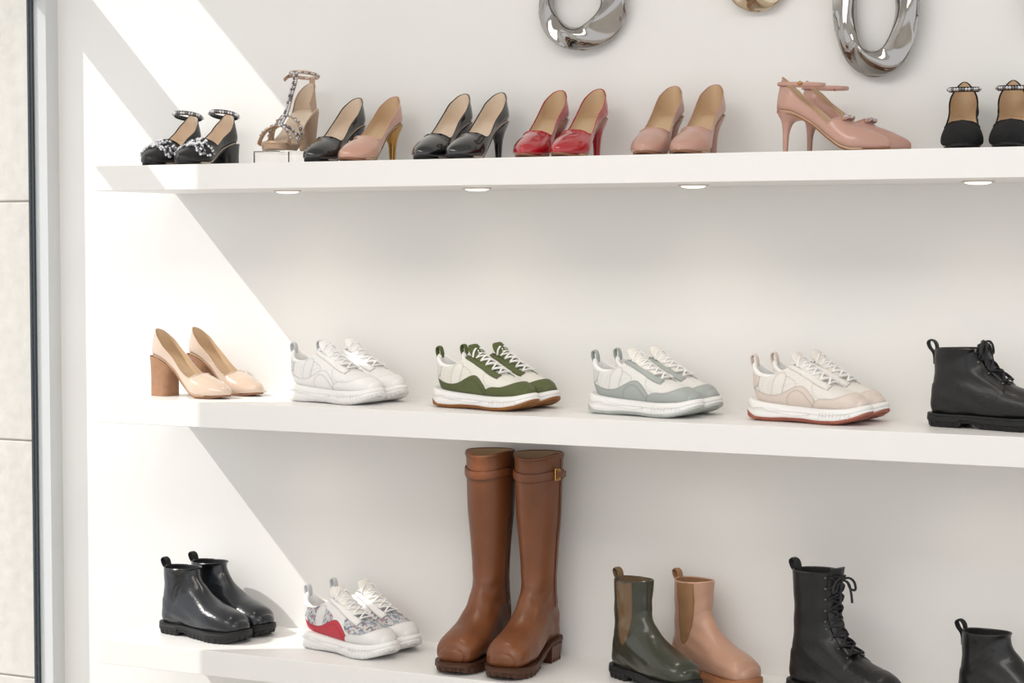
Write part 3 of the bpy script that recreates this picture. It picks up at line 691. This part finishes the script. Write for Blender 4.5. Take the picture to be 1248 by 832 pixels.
me, L = pump('blush_ankle_strap_stiletto', 'nudelea', 'lining', 'tansole', L=.222, H=.076, heel='slim', back=.04, p=1.45, q=1.25, openx=.6,
             strap=(.130, .046, .03, -.002, .048, .0035, 'nudelea', None), bow='gem')
put(me, 'blush_ankle_strap_stiletto', 1.914, -.20, ZT+E, -3, L); put(me, 'blush_ankle_strap_stiletto', 1.930, -.10, ZT+E, -3, L, True)
me, L = pump('black_suede_pump', 'blacksuede', 'lining', 'blacksole', L=.215, H=.06, heel='block', back=.08, p=2.2, q=1.9, strap=(.118, .034, .027, -.002, .036, .005, 'blacksuede', 'gem'), openx=.68)
put(me, 'black_suede_ankle_strap_pump', 2.149, -.165, ZT+E, -79, L); put(me, 'black_suede_ankle_strap_pump', 2.24, -.165, ZT+E, -79, L, True)

# ------------------------------------------------------------------ MIDDLE SHELF
me, L = pump('beige_block_heel_pump', 'beigepat', 'lining', 'tansole', mh='woodheel', L=.225, H=.085, heel='block', p=2.1, q=1.9, openx=.68)
put(me, 'beige_block_heel_pump', .445, -.19, ZM+E, -10, L); put(me, 'beige_block_heel_pump', .47, -.085, ZM+E, -10, L, True)
def pair(me, name, X, L, Z, h=-12, yf=-.180, yb=-.088, dx=.010, s=.89):
    put(me, name, X, yf, Z+E, h, L, False, s); put(me, name, X+dx, yb, Z+E, h, L, True, s)
me, L = sneaker('white_sneaker', 'midsole', 'midsole', dict(base='#ececea', stripe='#e9e9e8', fox='#eeedeb', heel='#d6d8da', guard='#eeedeb', eye='#efeeec'), heelm='silver')
pair(me, 'white_sneaker', .812, L, ZM)
G_ = '#565e37'
me, L = sneaker('green_sneaker', 'midsole', 'gum', dict(base='#e4e2d9', stripe='#e6e4dc', fox=G_, heel='#e0ddd4', guard=G_, eye=G_), heelm='greensuede', tongue='greensuede')
pair(me, 'green_sneaker', 1.172, L, ZM)
G_ = '#a9afab'
me, L = sneaker('sage_sneaker', 'midsole', 'palesole', dict(base='#e3e2de', stripe='#e3e2de', fox=G_, heel='#d9dad6', guard=G_, eye=G_), heelm='greysuede', tongue='offw')
pair(me, 'sage_sneaker', 1.528, L, ZM)
G_ = '#dccfc5'
me, L = sneaker('cream_sneaker', 'midsole', 'pinksole', dict(base='#e6e1db', stripe='#e6e0da', fox=G_, heel=G_, guard=G_, eye='#e8e4df'), heelm='cream', tongue='creammesh')
pair(me, 'cream_sneaker', 1.866, L, ZM)
me, L = boot('black_lace_ankle_boot', 'blacklea', 'blacksole', 'blackgore', Ht=.160, lace=7, tabm='blacklace', dz=.003, sole=.028)
put(me, 'black_lace_ankle_boot', 2.21, -.165, ZM+E, -12, L, False, .9)

# ------------------------------------------------------------------ BOTTOM SHELF
me, L = boot('anthracite_chelsea_boot', 'greylea', 'blacksole', 'blackgore', Ht=.164, gore='blackgore', gc='#101113', lc='#1c1f24', lr=.26, coat=.35, tabm='blackgore', dz=.002, sole=.028)
pair(me, 'anthracite_chelsea_boot', .468, L, ZB, -12, s=.92)
me, L = sneaker('patterned_sneaker', 'midsole', 'midsole', dict(base='#e4e3e1', quarter='floral', vamp='floral', stripe='#dcdad8', fox='#c23a48', stripe2='#c23a48', heel='#cfd1d3', guard='#e6e5e3', eye='#e9e8e6'), heelm='silver', tongue='offw')
pair(me, 'patterned_sneaker', .843, L, ZB, -16, s=.94)
for k in (1, 0):
    me, L = boot('cognac_riding_boot', 'brown', 'brownsole', 'lining', Ht=.418, calf=True, heelh=.036, wr=.0011, strapm=k, zipm=0 if k else 1)
    put(me, 'cognac_riding_boot', 1.252 if k else 1.138, -.155, ZB+E, -88, L)
me, L = boot('olive_chelsea_boot', 'olive', 'blacksole', 'taupe', Ht=.224, gore='taupe', gc='#6c563e', lc='#35372c', lr=.3, coat=.3, tabm='taupe', dz=.003, sole=.029)
put(me, 'olive_chelsea_boot', 1.55, -.185, ZB+E, -31, L, False, .90)
me, L = boot('tan_chelsea_boot', 'tan', 'tansolerub', 'tangore', Ht=.222, gore='tangore', gc='#94704f', lc='#b68d76', lr=.4, coat=.15, tabm='tangore', dz=.0, sole=.026)
put(me, 'tan_chelsea_boot', 1.649, -.10, ZB+E, -29, L, True, .89)
me, L = boot('black_combat_boot', 'blacklea', 'blacksole', 'blackgore', Ht=.25, lace=9, tabm='blacklace', dz=.006, sole=.031)
put(me, 'black_combat_boot', 1.935, -.175, ZB+E, -27, L, False, .97)
me, L = boot('black_chelsea_boot', 'blacklea', 'blacksole', 'blackgore', Ht=.167, gore='blackgore', gc='#0d0d0f', lc='#131315', tabm='blackgore', dz=.003, sole=.029)
put(me, 'black_chelsea_boot', 2.264, -.16, ZB+E, -18, L, False, .92)

# ------------------------------------------------------------------ light
w = bpy.data.worlds.new('daylight'); bpy.context.scene.world = w; w.use_nodes = True
bg = w.node_tree.nodes['Background']; bg.inputs['Color'].default_value = (.96, .97, 1, 1); bg.inputs['Strength'].default_value = 1.16
sd = bpy.data.lights.new('sun', 'SUN'); sd.energy = 3.1; sd.angle = math.radians(.5); sd.color = (1, .97, .92)
so = bpy.data.objects.new('sun', sd); so.rotation_euler = Vector((1, .6, -1.08)).to_track_quat('-Z', 'Y').to_euler(); so.location = (-3, -3, 5); bpy.context.scene.collection.objects.link(so)
ad = bpy.data.lights.new('ceiling_fill_light', 'AREA'); ad.shape = 'RECTANGLE'; ad.size = 2.4; ad.size_y = 1.2; ad.energy = 40; ad.color = (1, .965, .92)  # unseen area lamp below the ceiling, added as soft room fill
ao = bpy.data.objects.new('ceiling_fill_light', ad); ao.location = (1.6, -2.2, 2.78); bpy.context.scene.collection.objects.link(ao)

# ------------------------------------------------------------------ camera
cd = bpy.data.cameras.new('camera'); cd.sensor_width = 36; cd.lens = 2400/1248*36; cd.clip_start = .05
co = bpy.data.objects.new('camera', cd); bpy.context.scene.collection.objects.link(co)
co.location = (3.0, -3.8, 1.40)
co.rotation_euler = (math.radians(90-2.84), 0, math.radians(26))
bpy.context.scene.camera = co
bpy.context.scene.view_settings.view_transform = 'Standard'
